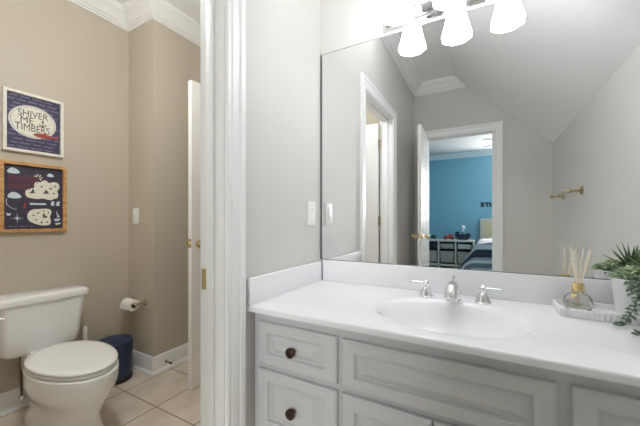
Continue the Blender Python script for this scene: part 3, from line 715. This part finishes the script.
# ------------------------------------------------------------------ trash can, toilet paper, door stop
cx, cy = -1.583, -.212
tc = thing('trash_can', 'navy blue round pedal trash can with black base behind the toilet', 'trash can', (cx, cy, FZ))
mb = MB(); mb.lathe([(.105, FZ + .0005), (.112, FZ + .004), (.112, FZ + .028), (.106, FZ + .036)], (cx, cy, 0), n=40); mb.build('base_ring', M['dark'], tc)
mb = MB(); mb.lathe([(.104, FZ + .036), (.105, FZ + .045), (.113, FZ + .245), (.113, FZ + .250), (.108, FZ + .252)], (cx, cy, 0), n=40); mb.build('body', M['navy'], tc)
mb = MB(); mb.lathe([(.114, FZ + .2525), (.1155, FZ + .256), (.1155, FZ + .272), (.112, FZ + .281), (.100, FZ + .288), (.06, FZ + .293), (.001, FZ + .294)], (cx, cy, 0), n=40); mb.build('lid', M['navy'], tc)
mb = MB(); q = Vector((.62, -.78, 0)).normalized(); T = Matrix.Translation((cx + q.x * .125, cy + q.y * .125, FZ + .02)) @ Matrix.Rotation(math.atan2(q.y, q.x), 4, 'Z')
mb.box(-.03, .022, -.035, .035, -.008, .006, .004, 2, T); mb.build('pedal', M['dark'], tc)
tpx, tpz = -1.592, .492
th = thing('paper_holder', 'brass two post toilet paper holder on the tan wall', 'paper holder', (tpx, yb, tpz))
for s in (-1, 1):
    x = tpx + s * .078
    mb = MB(); mb.lathe([(.024, .0005), (.024, .005), (.019, .010), (.010, .014), (.0075, .020), (.007, .050), (.010, .058), (.013, .066), (.013, .074), (.008, .082), (.001, .085)], (x, yb, tpz), (0, -1, 0), 22)
    mb.build('post', M['nickel_brass'], th)
mb = MB(); mb.tube([(tpx - .07, yb - .07, tpz), (tpx - .06, yb - .07, tpz), (tpx + .06, yb - .07, tpz), (tpx + .07, yb - .07, tpz)], [.006, .010, .010, .006], 14); mb.build('roller', M['nickel_brass'], th)
mb = MB(); c = (tpx, yb - .07, tpz - .011)
mb.lathe([(.0200, -.052), (.0415, -.052), (.043, -.049), (.043, .049), (.0415, .052), (.0200, .052)], c, (1, 0, 0), 40, False, False)
mb.loft([[(tpx + x, yb - .07 - .0433 - .002 * (t > 0), tpz - .011 - t) for x in (-.051, .051)] + [(tpx + x, yb - .07 - .0443 - .002 * (t > 0), tpz - .011 - t) for x in (.051, -.051)] for t in (0, .012, .024)])
tp = mb.build('toilet_paper', M['paper'], None, loc=(tpx, yb - .07, tpz - .011))
tag(tp, 'white toilet paper roll hanging on the brass holder', 'toilet paper')
mb = MB(); mb.lathe([(.0200, -.053), (.0200, .053), (.0190, .053), (.0190, -.053), (.0200, -.053)], c, (1, 0, 0), 28, False, False); mb.build('core', M['card'], tp)
dsx = BUMP[0]; dsy = .06
dp = thing('door_stop', 'small spring door stop on the white baseboard corner', 'door stop', (dsx + .014, dsy, .03))
mb = MB(); mb.lathe([(.010, 0), (.010, .006), (.006, .010)], (dsx + .0145, dsy, .03), (1, 0, 0), 14)
mb.tube([(dsx + .022 + i * .0011, dsy + .005 * math.cos(i * 1.2), .03 + .005 * math.sin(i * 1.2)) for i in range(46)], .0014, 6); mb.build('spring', M['nickel_brass'], dp)
mb = MB(); mb.lathe([(.007, 0), (.0085, .004), (.0085, .012), (.006, .015)], (dsx + .07, dsy, .03), (1, 0, 0), 14); mb.build('tip', M['dark'], dp)

# ------------------------------------------------------------------ pictures on the tan wall (plane x = TX, writing reads towards +x)
def wallmap(u, v, d=0): return (TX + d, u, v)      # u runs along +y = to the right of someone facing the wall
def frame(t, y0, y1, z0, z1, w, dep, m, mp):
    mb = MB()
    prof = [(0, .001), (0, dep), (w * .3, dep + .002), (w, dep), (w, .008), (w, .001)]
    ring = lambda k, d: [wallmap(a, b, d) for a, b in ((y0 + k, z0 + k), (y1 - k, z0 + k), (y1 - k, z1 - k), (y0 + k, z1 - k))]
    mb.loft([ring(0, .001), ring(0, dep - .001), ring(.001, dep), ring(w - .001, dep), ring(w, dep - .001), ring(w, .001)], False, False)
    mb.build('frame', m, t, smooth=False)
    mb = MB(); mb.box(TX + .001, TX + .008, y0 + w - .001, y1 - w + .001, z0 + w - .001, z1 - w + .001); return mb.build('print', mp, t, smooth=False)
LEV = [.0085]
def blob(name, t, m, pts, lev=1, th=.0006):
    d0 = .008 + .0006 * (lev - 1); mb = MB()
    mb.prism(pts, lambda p, d: wallmap(p[0], p[1], d), d0, d0 + th); return mb.build(name, m, t, smooth=False)
def oval(cy, cz, a, b, n=40, w=0, ph=0, k=3): return [(cy + a * (1 + w * math.sin(k * q + ph)) * math.cos(q), cz + b * (1 + w * math.sin(k * q + ph)) * math.sin(q)) for q in [2 * PI * i / n for i in range(n)]]
RM = Matrix(((0, 0, 1, 0), (1, 0, 0, 0), (0, 1, 0, 0), (0, 0, 0, 1)))   # text x -> +y, text y -> +z, normal -> +x
def wtext(txt, size, t, m, y, z, lev=2, rot=0, sx=1, name='lettering', shear=0, bold=0.0):
    T = Matrix.Translation((TX + .008 + .0006 * lev, y, z)) @ RM @ Matrix.Rotation(rot, 4, 'Z') @ Matrix.Diagonal((sx, 1, 1, 1))
    return text_mesh(txt, size, name, m, t, T, .0004, shear=shear, bold=bold)
y0, y1, z0, z1 = -.750, -.459, 1.537, 1.908
p1 = thing('framed_print', 'white framed navy print with cream oval reading SHIVER ME TIMBERS', 'picture', (TX, (y0 + y1) / 2, z0))
frame(p1, y0, y1, z0, z1, .017, .022, M['white_frame'], M['print_navy'])
rows = 14
for r in range(rows):
    z = z0 + .032 + r * (z1 - z0 - .06) / (rows - 1)
    mb = MB(); y = y0 + .022 + .012 * (r % 3)
    while y < y1 - .05:
        L = random.uniform(.03, .055); L = min(L, y1 - .022 - y)
        n = 10; up = [(y + L * i / n, z + .0035 * math.sin(i * 2.2) + .0045) for i in range(n + 1)]; dn = [(y + L * i / n, z + .0035 * math.sin(i * 2.2) - .0035) for i in range(n, -1, -1)]
        mb.prism(up + dn, lambda p, d: wallmap(p[0], p[1], d), .008, .0083); y += L + .010
    mb.build('script_line', M['print_lav'], p1, smooth=False)
oc = ((y0 + y1) / 2 - .006, (z0 + z1) / 2 + .012)
blob('oval_border', p1, M['print_lav'], oval(*oc, .117, .105), 1)
blob('oval', p1, M['print_cream'], oval(*oc, .113, .100), 2)
mb = MB()
for i in range(48):
    a0, a1 = 2 * PI * i / 48, 2 * PI * (i + 1) / 48
    mb.prism([(oc[0] + .106 * math.cos(a0), oc[1] + .093 * math.sin(a0)), (oc[0] + .106 * math.cos(a1), oc[1] + .093 * math.sin(a1)), (oc[0] + .104 * math.cos(a1), oc[1] + .091 * math.sin(a1)), (oc[0] + .104 * math.cos(a0), oc[1] + .091 * math.sin(a0))], lambda p, d: wallmap(p[0], p[1], d), .0092, .0096)
mb.build('oval_line', M['print_lav'], p1, smooth=False)
wtext('SHIVER', .058, p1, M['print_ink'], oc[0], oc[1] + .046, sx=.80)
wtext('ME', .060, p1, M['print_ink'], oc[0] - .030, oc[1] + .004, sx=.85)
wtext('TIMBERS', .062, p1, M['print_ink'], oc[0] - .002, oc[1] - .040, sx=.72)
mb = MB(); ay, az = oc[0] + .046, oc[1] + .004; mp2 = lambda p, d: wallmap(p[0], p[1], d)
mb.prism([(ay - .002, az - .018), (ay + .002, az - .018), (ay + .002, az + .012), (ay - .002, az + .012)], mp2, .0092, .0097)
mb.prism([(ay - .010, az + .006), (ay + .010, az + .006), (ay + .010, az + .009), (ay - .010, az + .009)], mp2, .0092, .0096)
arc = [(ay + .018 * math.cos(q), az - .004 + .017 * math.sin(q)) for q in [PI + PI * i / 12 for i in range(13)]]
arc2 = [(ay + .0135 * math.cos(q), az - .004 + .0115 * math.sin(q)) for q in [2 * PI - PI * i / 12 for i in range(13)]]
mb.prism(arc + arc2, mp2, .0092, .0096); mb.prism(oval(ay, az + .016, .005, .005, 14), mp2, .0092, .0096)
mb.build('anchor', M['print_ink'], p1, smooth=False)
sy, sz = oc[0] + .060, oc[1] - .078
shark = [(-.062, .004), (-.050, .012), (-.030, .016), (-.012, .017), (-.004, .030), (.006, .016), (.028, .010), (.046, .006), (.062, .022), (.058, .003), (.066, -.012), (.048, -.002), (.026, -.006), (.004, -.010), (-.014, -.010), (-.010, -.024), (-.024, -.010), (-.042, -.008), (-.054, -.004)]
blob('shark', p1, M['print_red'], [(sy + a, sz + b) for a, b in shark], 3)

y0, y1, z0, z1 = -.765, -.443, 1.044, 1.476
p2 = thing('framed_print', 'wood framed dark navy treasure map print with cream islands', 'picture', (TX, (y0 + y1) / 2, z0))
frame(p2, y0, y1, z0, z1, .020, .024, M['wood_frame'], M['print_dark'])
pw, ph = y1 - y0 - .04, z1 - z0 - .04
P2 = lambda a, b: (y0 + .02 + a * pw, z1 - .02 - b * ph)       # a, b from the print's top left
def blob2(name, m, pts, lev=1): return blob(name, p2, m, [P2(*q) for q in pts], lev)
isl1 = [(.34, .45), (.35, .38), (.44, .35), (.50, .34), (.49, .27), (.54, .23), (.60, .25), (.64, .21), (.70, .20), (.75, .25), (.82, .22), (.90, .22), (.95, .27), (.94, .33), (.90, .37), (.93, .42), (.91, .49), (.84, .50), (.80, .53), (.72, .52), (.64, .50), (.56, .52), (.46, .51), (.38, .50)]
isl2 = [(.37, .80), (.40, .72), (.48, .68), (.58, .68), (.66, .67), (.74, .67), (.80, .70), (.79, .76), (.76, .80), (.79, .86), (.78, .93), (.70, .95), (.58, .94), (.48, .91), (.40, .87)]
def smooth(P, it=2):
    for _ in range(it):
        Q = []
        for i in range(len(P)):
            a, b = P[i], P[(i + 1) % len(P)]
            Q += [(a[0] * .75 + b[0] * .25, a[1] * .75 + b[1] * .25), (a[0] * .25 + b[0] * .75, a[1] * .25 + b[1] * .75)]
        P = Q
    return P
blob2('island', M['print_cream'], smooth(isl1)); blob2('island', M['print_cream'], smooth(isl2))
cl_ = lambda a, b, s: smooth([(a - s, b + .25 * s), (a - .7 * s, b - .25 * s), (a - .2 * s, b - .5 * s), (a + .3 * s, b - .4 * s), (a + .8 * s, b - .1 * s), (a + s, b + .25 * s), (a, b + .4 * s)])
blob2('cloud', M['print_blue'], cl_(.155, .10, .11)); blob2('cloud', M['print_blue'], cl_(.78, .115, .07)); blob2('cloud', M['print_blue'], cl_(.17, .48, .12))
# two rows of dark red block lettering, too faded to read: plain strokes
for row, (b0, b1, n) in enumerate(((.16, .27, 6), (.28, .38, 5))):
    for k in range(n):
        a = .08 + k * .082; h = b1 - b0; q = (k * 2 + row) % 3
        blob2('title_stroke', M['print_maroon'], [(a, b0), (a + .018, b0), (a + .018, b0 + h * (.3 + .1 * q)), (a + .048, b0 + h * (.3 + .1 * q)), (a + .048, b0), (a + .066, b0), (a + .066, b1), (a + .048, b1), (a + .048, b0 + h * (.5 + .1 * q)), (a + .018, b0 + h * (.5 + .1 * q)), (a + .018, b1), (a, b1)])
for i in range(5):
    a = math.radians(-150 + i * 48); c = (.56, .17)
    blob2('fan_ray', M['print_cream'], [(c[0] + .012 * math.cos(a), c[1] + .009 * math.sin(a)), (c[0] + .075 * math.cos(a - .2), c[1] + .055 * math.sin(a - .2)), (c[0] + .075 * math.cos(a + .2), c[1] + .055 * math.sin(a + .2))], 2)
for a, b, w, h in ((.46, .41, .08, .030), (.47, .38, .04, .04), (.70, .41, .11, .018), (.70, .385, .06, .04), (.62, .31, .04, .018), (.78, .33, .05, .02), (.86, .29, .04, .02), (.84, .41, .04, .02), (.56, .74, .03, .025), (.66, .70, .03, .015), (.68, .80, .08, .03), (.66, .77, .04, .04), (.52, .85, .04, .015), (.62, .89, .03, .03), (.72, .89, .04, .02), (.74, .73, .02, .03), (.48, .78, .04, .015)):
    w *= 1.25; h *= 1.3
    blob2('island_sketch', M['print_green'], [(a - w / 2, b + h / 2), (a + w / 2, b + h / 2), (a + w * .3, b - h * .2), (a, b - h / 2), (a - w * .3, b - h * .1)], 2)
blob2('scale_bar', M['print_blue'], [(.42, .585), (.70, .58), (.70, .61), (.42, .615)])
for q in (0, .10): blob2('wave', M['print_blue'], [(.78 + q, .60), (.80 + q, .55), (.84 + q, .54), (.86 + q, .56), (.84 + q, .58), (.86 + q, .61), (.80 + q, .62)])
P = []
for i in range(16):
    a = i * PI / 8; L = (.115 if i % 4 == 0 else .05) if i % 2 == 0 else .016
    P.append((.215 + L * math.cos(a), .83 + .75 * L * math.sin(a)))
blob2('compass_rose', M['print_blue'], P)
blob2('whale', M['print_blue'], [(.04, .75), (.12, .76), (.10, .79), (.06, .79)])
blob2('boat_hull', M['print_blue'], [(.84, .84), (.97, .83), (.94, .87), (.87, .88)]); blob2('wave', M['print_blue'], [(.86, .91), (.98, .90), (.95, .93), (.88, .94)]); blob2('sail', M['print_blue'], [(.90, .82), (.89, .70), (.95, .81)])
blob2('sail', M['print_red'], [(.915, .74), (.885, .81), (.90, .82)], 2); blob2('boat_hull', M['print_red'], [(.30, .65), (.36, .64), (.34, .67), (.31, .67)]); blob2('sail', M['print_red'], [(.335, .57), (.36, .63), (.32, .63)])
P = [(.24 + .20 * math.cos(a), .57 + .13 * math.sin(a)) for a in [PI * .55 + i * .09 for i in range(20)]]
blob2('route_line', M['print_blue'], P + [(.24 + (q[0] - .24) * .955, .57 + (q[1] - .57) * .955) for q in reversed(P)])
for i, w in enumerate((.06, .05, .07, .04, .06)): blob2('script_mark', M['print_lav'], [(.08 + i * .085, .950), (.08 + i * .085 + w, .945), (.08 + i * .085 + w, .962), (.08 + i * .085, .967)])

# ------------------------------------------------------------------ bedroom seen in the mirror
BF = FZ + .005
u0, u1, sy0, sy1, st = -.62, .535, -6.63, -6.26, .655
sh = thing('storage_unit', 'low white storage unit with grey bins against blue wall', 'storage', ((u0 + u1) / 2, (sy0 + sy1) / 2, BF))
mb = MB(); mb.box(u0, u1, sy0, sy1, st - .045, st, .004, 1); mb.box(u0, u1, sy0, sy1, BF + .055, BF + .10, .003, 1); mb.box(u0, u1, sy0, sy0 + .012, BF + .1, st - .04)
for k in range(4):
    x = u0 + k * (u1 - u0 - .035) / 3; mb.box(x, x + .035, sy0, sy1, BF, st - .044, .003, 1)
mb.build('carcass', M['shelf_white'], sh)
cw = (u1 - u0 - .035) / 3
for k in range(3):
    x0 = u0 + .035 + k * cw; x1 = x0 + cw - .035
    for z0, z1, m in ((.12, .41, M['bin']), (.45, .585, M['bin_light'] if k == 2 else M['toy_blue'] if k == 0 else M['bin'])):
        b = thing('storage_bin', ('deep grey plastic bin' if z0 < .3 else 'shallow storage bin') + (', left' if k == 2 else ', middle' if k == 1 else ', right') + ' column seen in the mirror unit' if False else
                  ('deep grey bin' if z0 < .3 else ('shallow pale bin' if k == 2 else 'shallow dark blue bin' if k == 0 else 'shallow grey bin')) + (' in the column by the bed' if k == 2 else ' in the middle column' if k == 1 else ' in the column nearest the door leaf') + ' of the white unit',
                  'bin', ((x0 + x1) / 2, -6.45, z0), 'bins in the storage unit')
        mb = MB(); i = .022
        R = lambda j, z: [(x0 + j, sy0 + .03 + j * .5, z), (x1 - j, sy0 + .03 + j * .5, z), (x1 - j, sy1 - .006 - j * .5, z), (x0 + j, sy1 - .006 - j * .5, z)]
        mb.loft([R(i + .014, z0), R(i, z1 - .02), R(i + .004, z1 - .02), R(i + .018, z0 + .004)], True, True); mb.build('tub', m, b, smooth=False)
        mb = MB(); mb.loft([R(i - .018, z1 - .022), R(i - .018, z1), R(i + .006, z1), R(i + .006, z1 - .022), R(i - .018, z1 - .022)], False, False); mb.build('rim', M['dark'], b, smooth=False)
# toys on top
tz = st + .0005
t = thing('toy', 'small dark teal toy car on the white storage unit', 'toy', (-.36, -6.42, tz))
mb = MB(); mb.box(-.42, -.30, -6.46, -6.38, tz + .016, tz + .06, .012, 2); mb.box(-.395, -.325, -6.455, -6.385, tz + .055, tz + .105, .014, 2); mb.build('body', M['toy_green'], t)
for x in (-.395, -.325):
    for y in (-6.46, -6.38): mb = MB(); mb.lathe([(.018, -.008), (.018, .008)], (x, y, tz + .018), (0, 1, 0), 14); mb.build('wheel', M['dark'], t)
t = thing('toy', 'red toy truck in the middle of the white storage unit', 'toy', (0, -6.42, tz))
mb = MB(); mb.box(-.14, .11, -6.47, -6.37, tz + .022, tz + .06, .01, 2); mb.box(-.02, .07, -6.465, -6.375, tz + .055, tz + .125, .014, 2); mb.box(-.13, -.04, -6.465, -6.375, tz + .055, tz + .085, .006, 1); mb.build('body', M['toy_red'], t)
for x in (-.09, .06):
    for y in (-6.475, -6.365): mb = MB(); mb.lathe([(.025, -.01), (.025, .01)], (x, y, tz + .025), (0, 1, 0), 16); mb.build('wheel', M['dark'], t)
t = thing('toy', 'dark navy toy ship with white figure on mast on the storage unit', 'toy', (.29, -6.42, tz))
mb = MB(); mb.loft([[(.29 + sx * a, -6.42 + sy_ * b, tz + z) for sx, sy_ in ((-1, -.6), (-.6, -1), (.6, -1), (1, -.4), (1, .4), (.6, 1), (-.6, 1), (-1, .6))] for a, b, z in ((.10, .045, 0), (.13, .06, .03), (.16, .07, .09), (.17, .075, .13))]); mb.box(.13, .21, -6.48, -6.36, tz + .12, tz + .19, .01, 1); mb.box(.36, .43, -6.47, -6.37, tz + .12, tz + .16, .01, 1); mb.build('hull', M['toy_blue'], t)
mb = MB(); mb.tube([(.28, -6.42, tz + .12), (.28, -6.42, tz + .32)], .008, 8); mb.build('mast', M['dark'], t)
mb = MB(); mb.ball((.29, -6.42, tz + .29), .045, (1, .8, 1.15)); mb.ball((.29, -6.42, tz + .22), .03, (1, .8, 1.3)); mb.build('figure', M['plastic'], t)
# bed
bd = thing('bed', 'pale wood headboard of the bed against blue wall', 'bed', (1.25, -5.6, BF))
hx0, hx1 = .640, 1.86
mb = MB()
for x in (hx0, hx1 - .075): mb.box(x, x + .075, -6.62, -6.55, BF, 1.15, .006, 1)
mb.box(hx0 + .07, hx1 - .07, -6.615, -6.555, 1.085, 1.16, .006, 1); mb.box(hx0 + .07, hx1 - .07, -6.612, -6.558, .5, .6)
mb.build('headboard_frame', M['bed_wood'], bd)
mb = MB(); mb.box(hx0 + .07, hx1 - .07, -6.605, -6.57, .59, 1.09); mb.build('headboard_panel', M['bed_panel'], bd)
mb = MB(); mb.box(hx0 + .06, hx1 - .06, -6.55, -4.63, .22, .32, .004, 1)
for x in (hx0 + .06, hx1 - .13):
    mb.box(x, x + .07, -4.70, -4.63, BF, .24)
mb.build('bed_frame', M['bed_wood'], bd)
mb = MB(); mb.box(hx0 + .06, hx1 - .06, -6.54, -4.65, .325, .58, .05, 4); mb.build('mattress', M['plastic'], bd)
def comforter():
    bm = bmesh.new(); uvl = bm.loops.layers.uv.new('UVMap'); na, nb = 44, 64
    hw = .60; L0, L1 = -6.14, -4.62; xc = (hx0 + hx1) / 2; G = []
    A = [-1.10 + 2.20 * i / na for i in range(na + 1)]; B = [L0 + (L1 + .52 - L0) * j / nb for j in range(nb + 1)]
    for b in B:
        row = []
        for a in A:
            da = max(0, abs(a) - hw); db = max(0, b - L1); dd = math.hypot(da, db)
            x = xc + math.copysign(min(abs(a), hw) + (.36 * da + .10 * math.sin(da * 3)) * min(1, max(.1, (b + 6.0) / .6)) + .15 * min(db, .3) * (abs(a) / hw if abs(a) < hw else 1), a)
            y = min(b, L1) + .16 * db + .02 * math.sin(a * 9) * (1 if db else 0) * min(1, db * 4)
            z = .67 - dd * .95 + .018 * math.sin(7 * a + 2 * b) * (1 if dd == 0 else .3) + .03 * math.cos(a / hw * 1.3) * (dd == 0)
            if dd > 0: z += .012 * math.sin(dd * 20)
            row.append(bm.verts.new((x, y, max(z, .1))))
        G.append(row)
    for j in range(nb):
        for i in range(na):
            f = bm.faces.new((G[j][i], G[j][i + 1], G[j + 1][i + 1], G[j + 1][i]))
            for lp, (ii, jj) in zip(f.loops, ((i, j), (i + 1, j), (i + 1, j + 1), (i, j + 1))):
                lp[uvl].uv = (A[ii], B[jj] / .42)
    bmesh.ops.recalc_face_normals(bm, faces=bm.faces)
    me = bpy.data.meshes.new('comforter'); bm.to_mesh(me); bm.free()
    me.polygons.foreach_set('use_smooth', [True] * len(me.polygons)); me.materials.append(M['stripes'])
    o = bpy.data.objects.new('comforter', me); COL.objects.link(o)
    md = o.modifiers.new('thick', 'SOLIDIFY'); md.thickness = .03; md.offset = 1
    tag(o, 'grey white and navy striped comforter draped over the bed', 'comforter')
comforter()
mb = MB(); mb.ball((1.0, -6.345, .662), .1, (2.6, 1.2, .8), 20)
tag(mb.build('pillow', M['bin'], None, loc=(1.0, -6.345, .582)), 'grey pillow at the headboard end of the bed', 'pillow')
# letters on the blue wall (read from inside the bedroom; the mirror flips them)
RB = Matrix(((-1, 0, 0, 0), (0, 0, 1, 0), (0, 1, 0, 0), (0, 0, 0, 1)))
for ch, x in (('E', .690), ('T', .785), ('H', .880)):
    o = text_mesh(ch, .135, 'wall_letter', M['letter'], None, Matrix.Identity(4), .012, bold=.008)
    me = o.data; me.transform(RB); o.location = (x, BW + .0075, 1.473)
    tag(o, 'black letter %s mounted on the blue wall above the bed' % ch, 'letter', 'letters on the blue wall')
# ceiling fan
fan = thing('ceiling_fan', 'grey bladed ceiling fan on the bedroom ceiling', 'fan', (1.15, -4.56, CZ))
mb = MB(); mb.lathe([(.07, 0), (.07, -.03), (.03, -.05)], (1.15, -4.56, CZ), n=24); mb.tube([(1.15, -4.56, CZ - .04), (1.15, -4.56, 2.55)], .013, 12); mb.build('downrod', M['nickel_brass'], fan)
mb = MB(); mb.lathe([(.04, 2.56), (.10, 2.54), (.11, 2.48), (.10, 2.42), (.05, 2.40)], (1.15, -4.56, 0), n=28); mb.build('motor', M['nickel_brass'], fan)
for k in range(5):
    T = Matrix.Translation((1.15, -4.56, 2.455)) @ Matrix.Rotation(math.radians(180 - 36 + 72 * k), 4, 'Z') @ Matrix.Rotation(math.radians(12), 4, 'X')
    mb = MB(); outl = [(.09, -.03), (.20, -.055), (.45, -.068), (.51, -.05), (.53, 0), (.51, .05), (.45, .068), (.20, .055), (.09, .03)]
    mb.prism(outl, lambda p, d: T @ Vector((p[0], p[1], d)), -.004, .004); mb.build('blade', M['fan_blade'], fan)
mb = MB(); mb.ball((1.15, -4.56, 2.36), .085, (1, 1, .75), 24); mb.build('fill_globe', M['fill_globe'], fan)  # glowing ball added to the fan as extra bedroom light, out of view
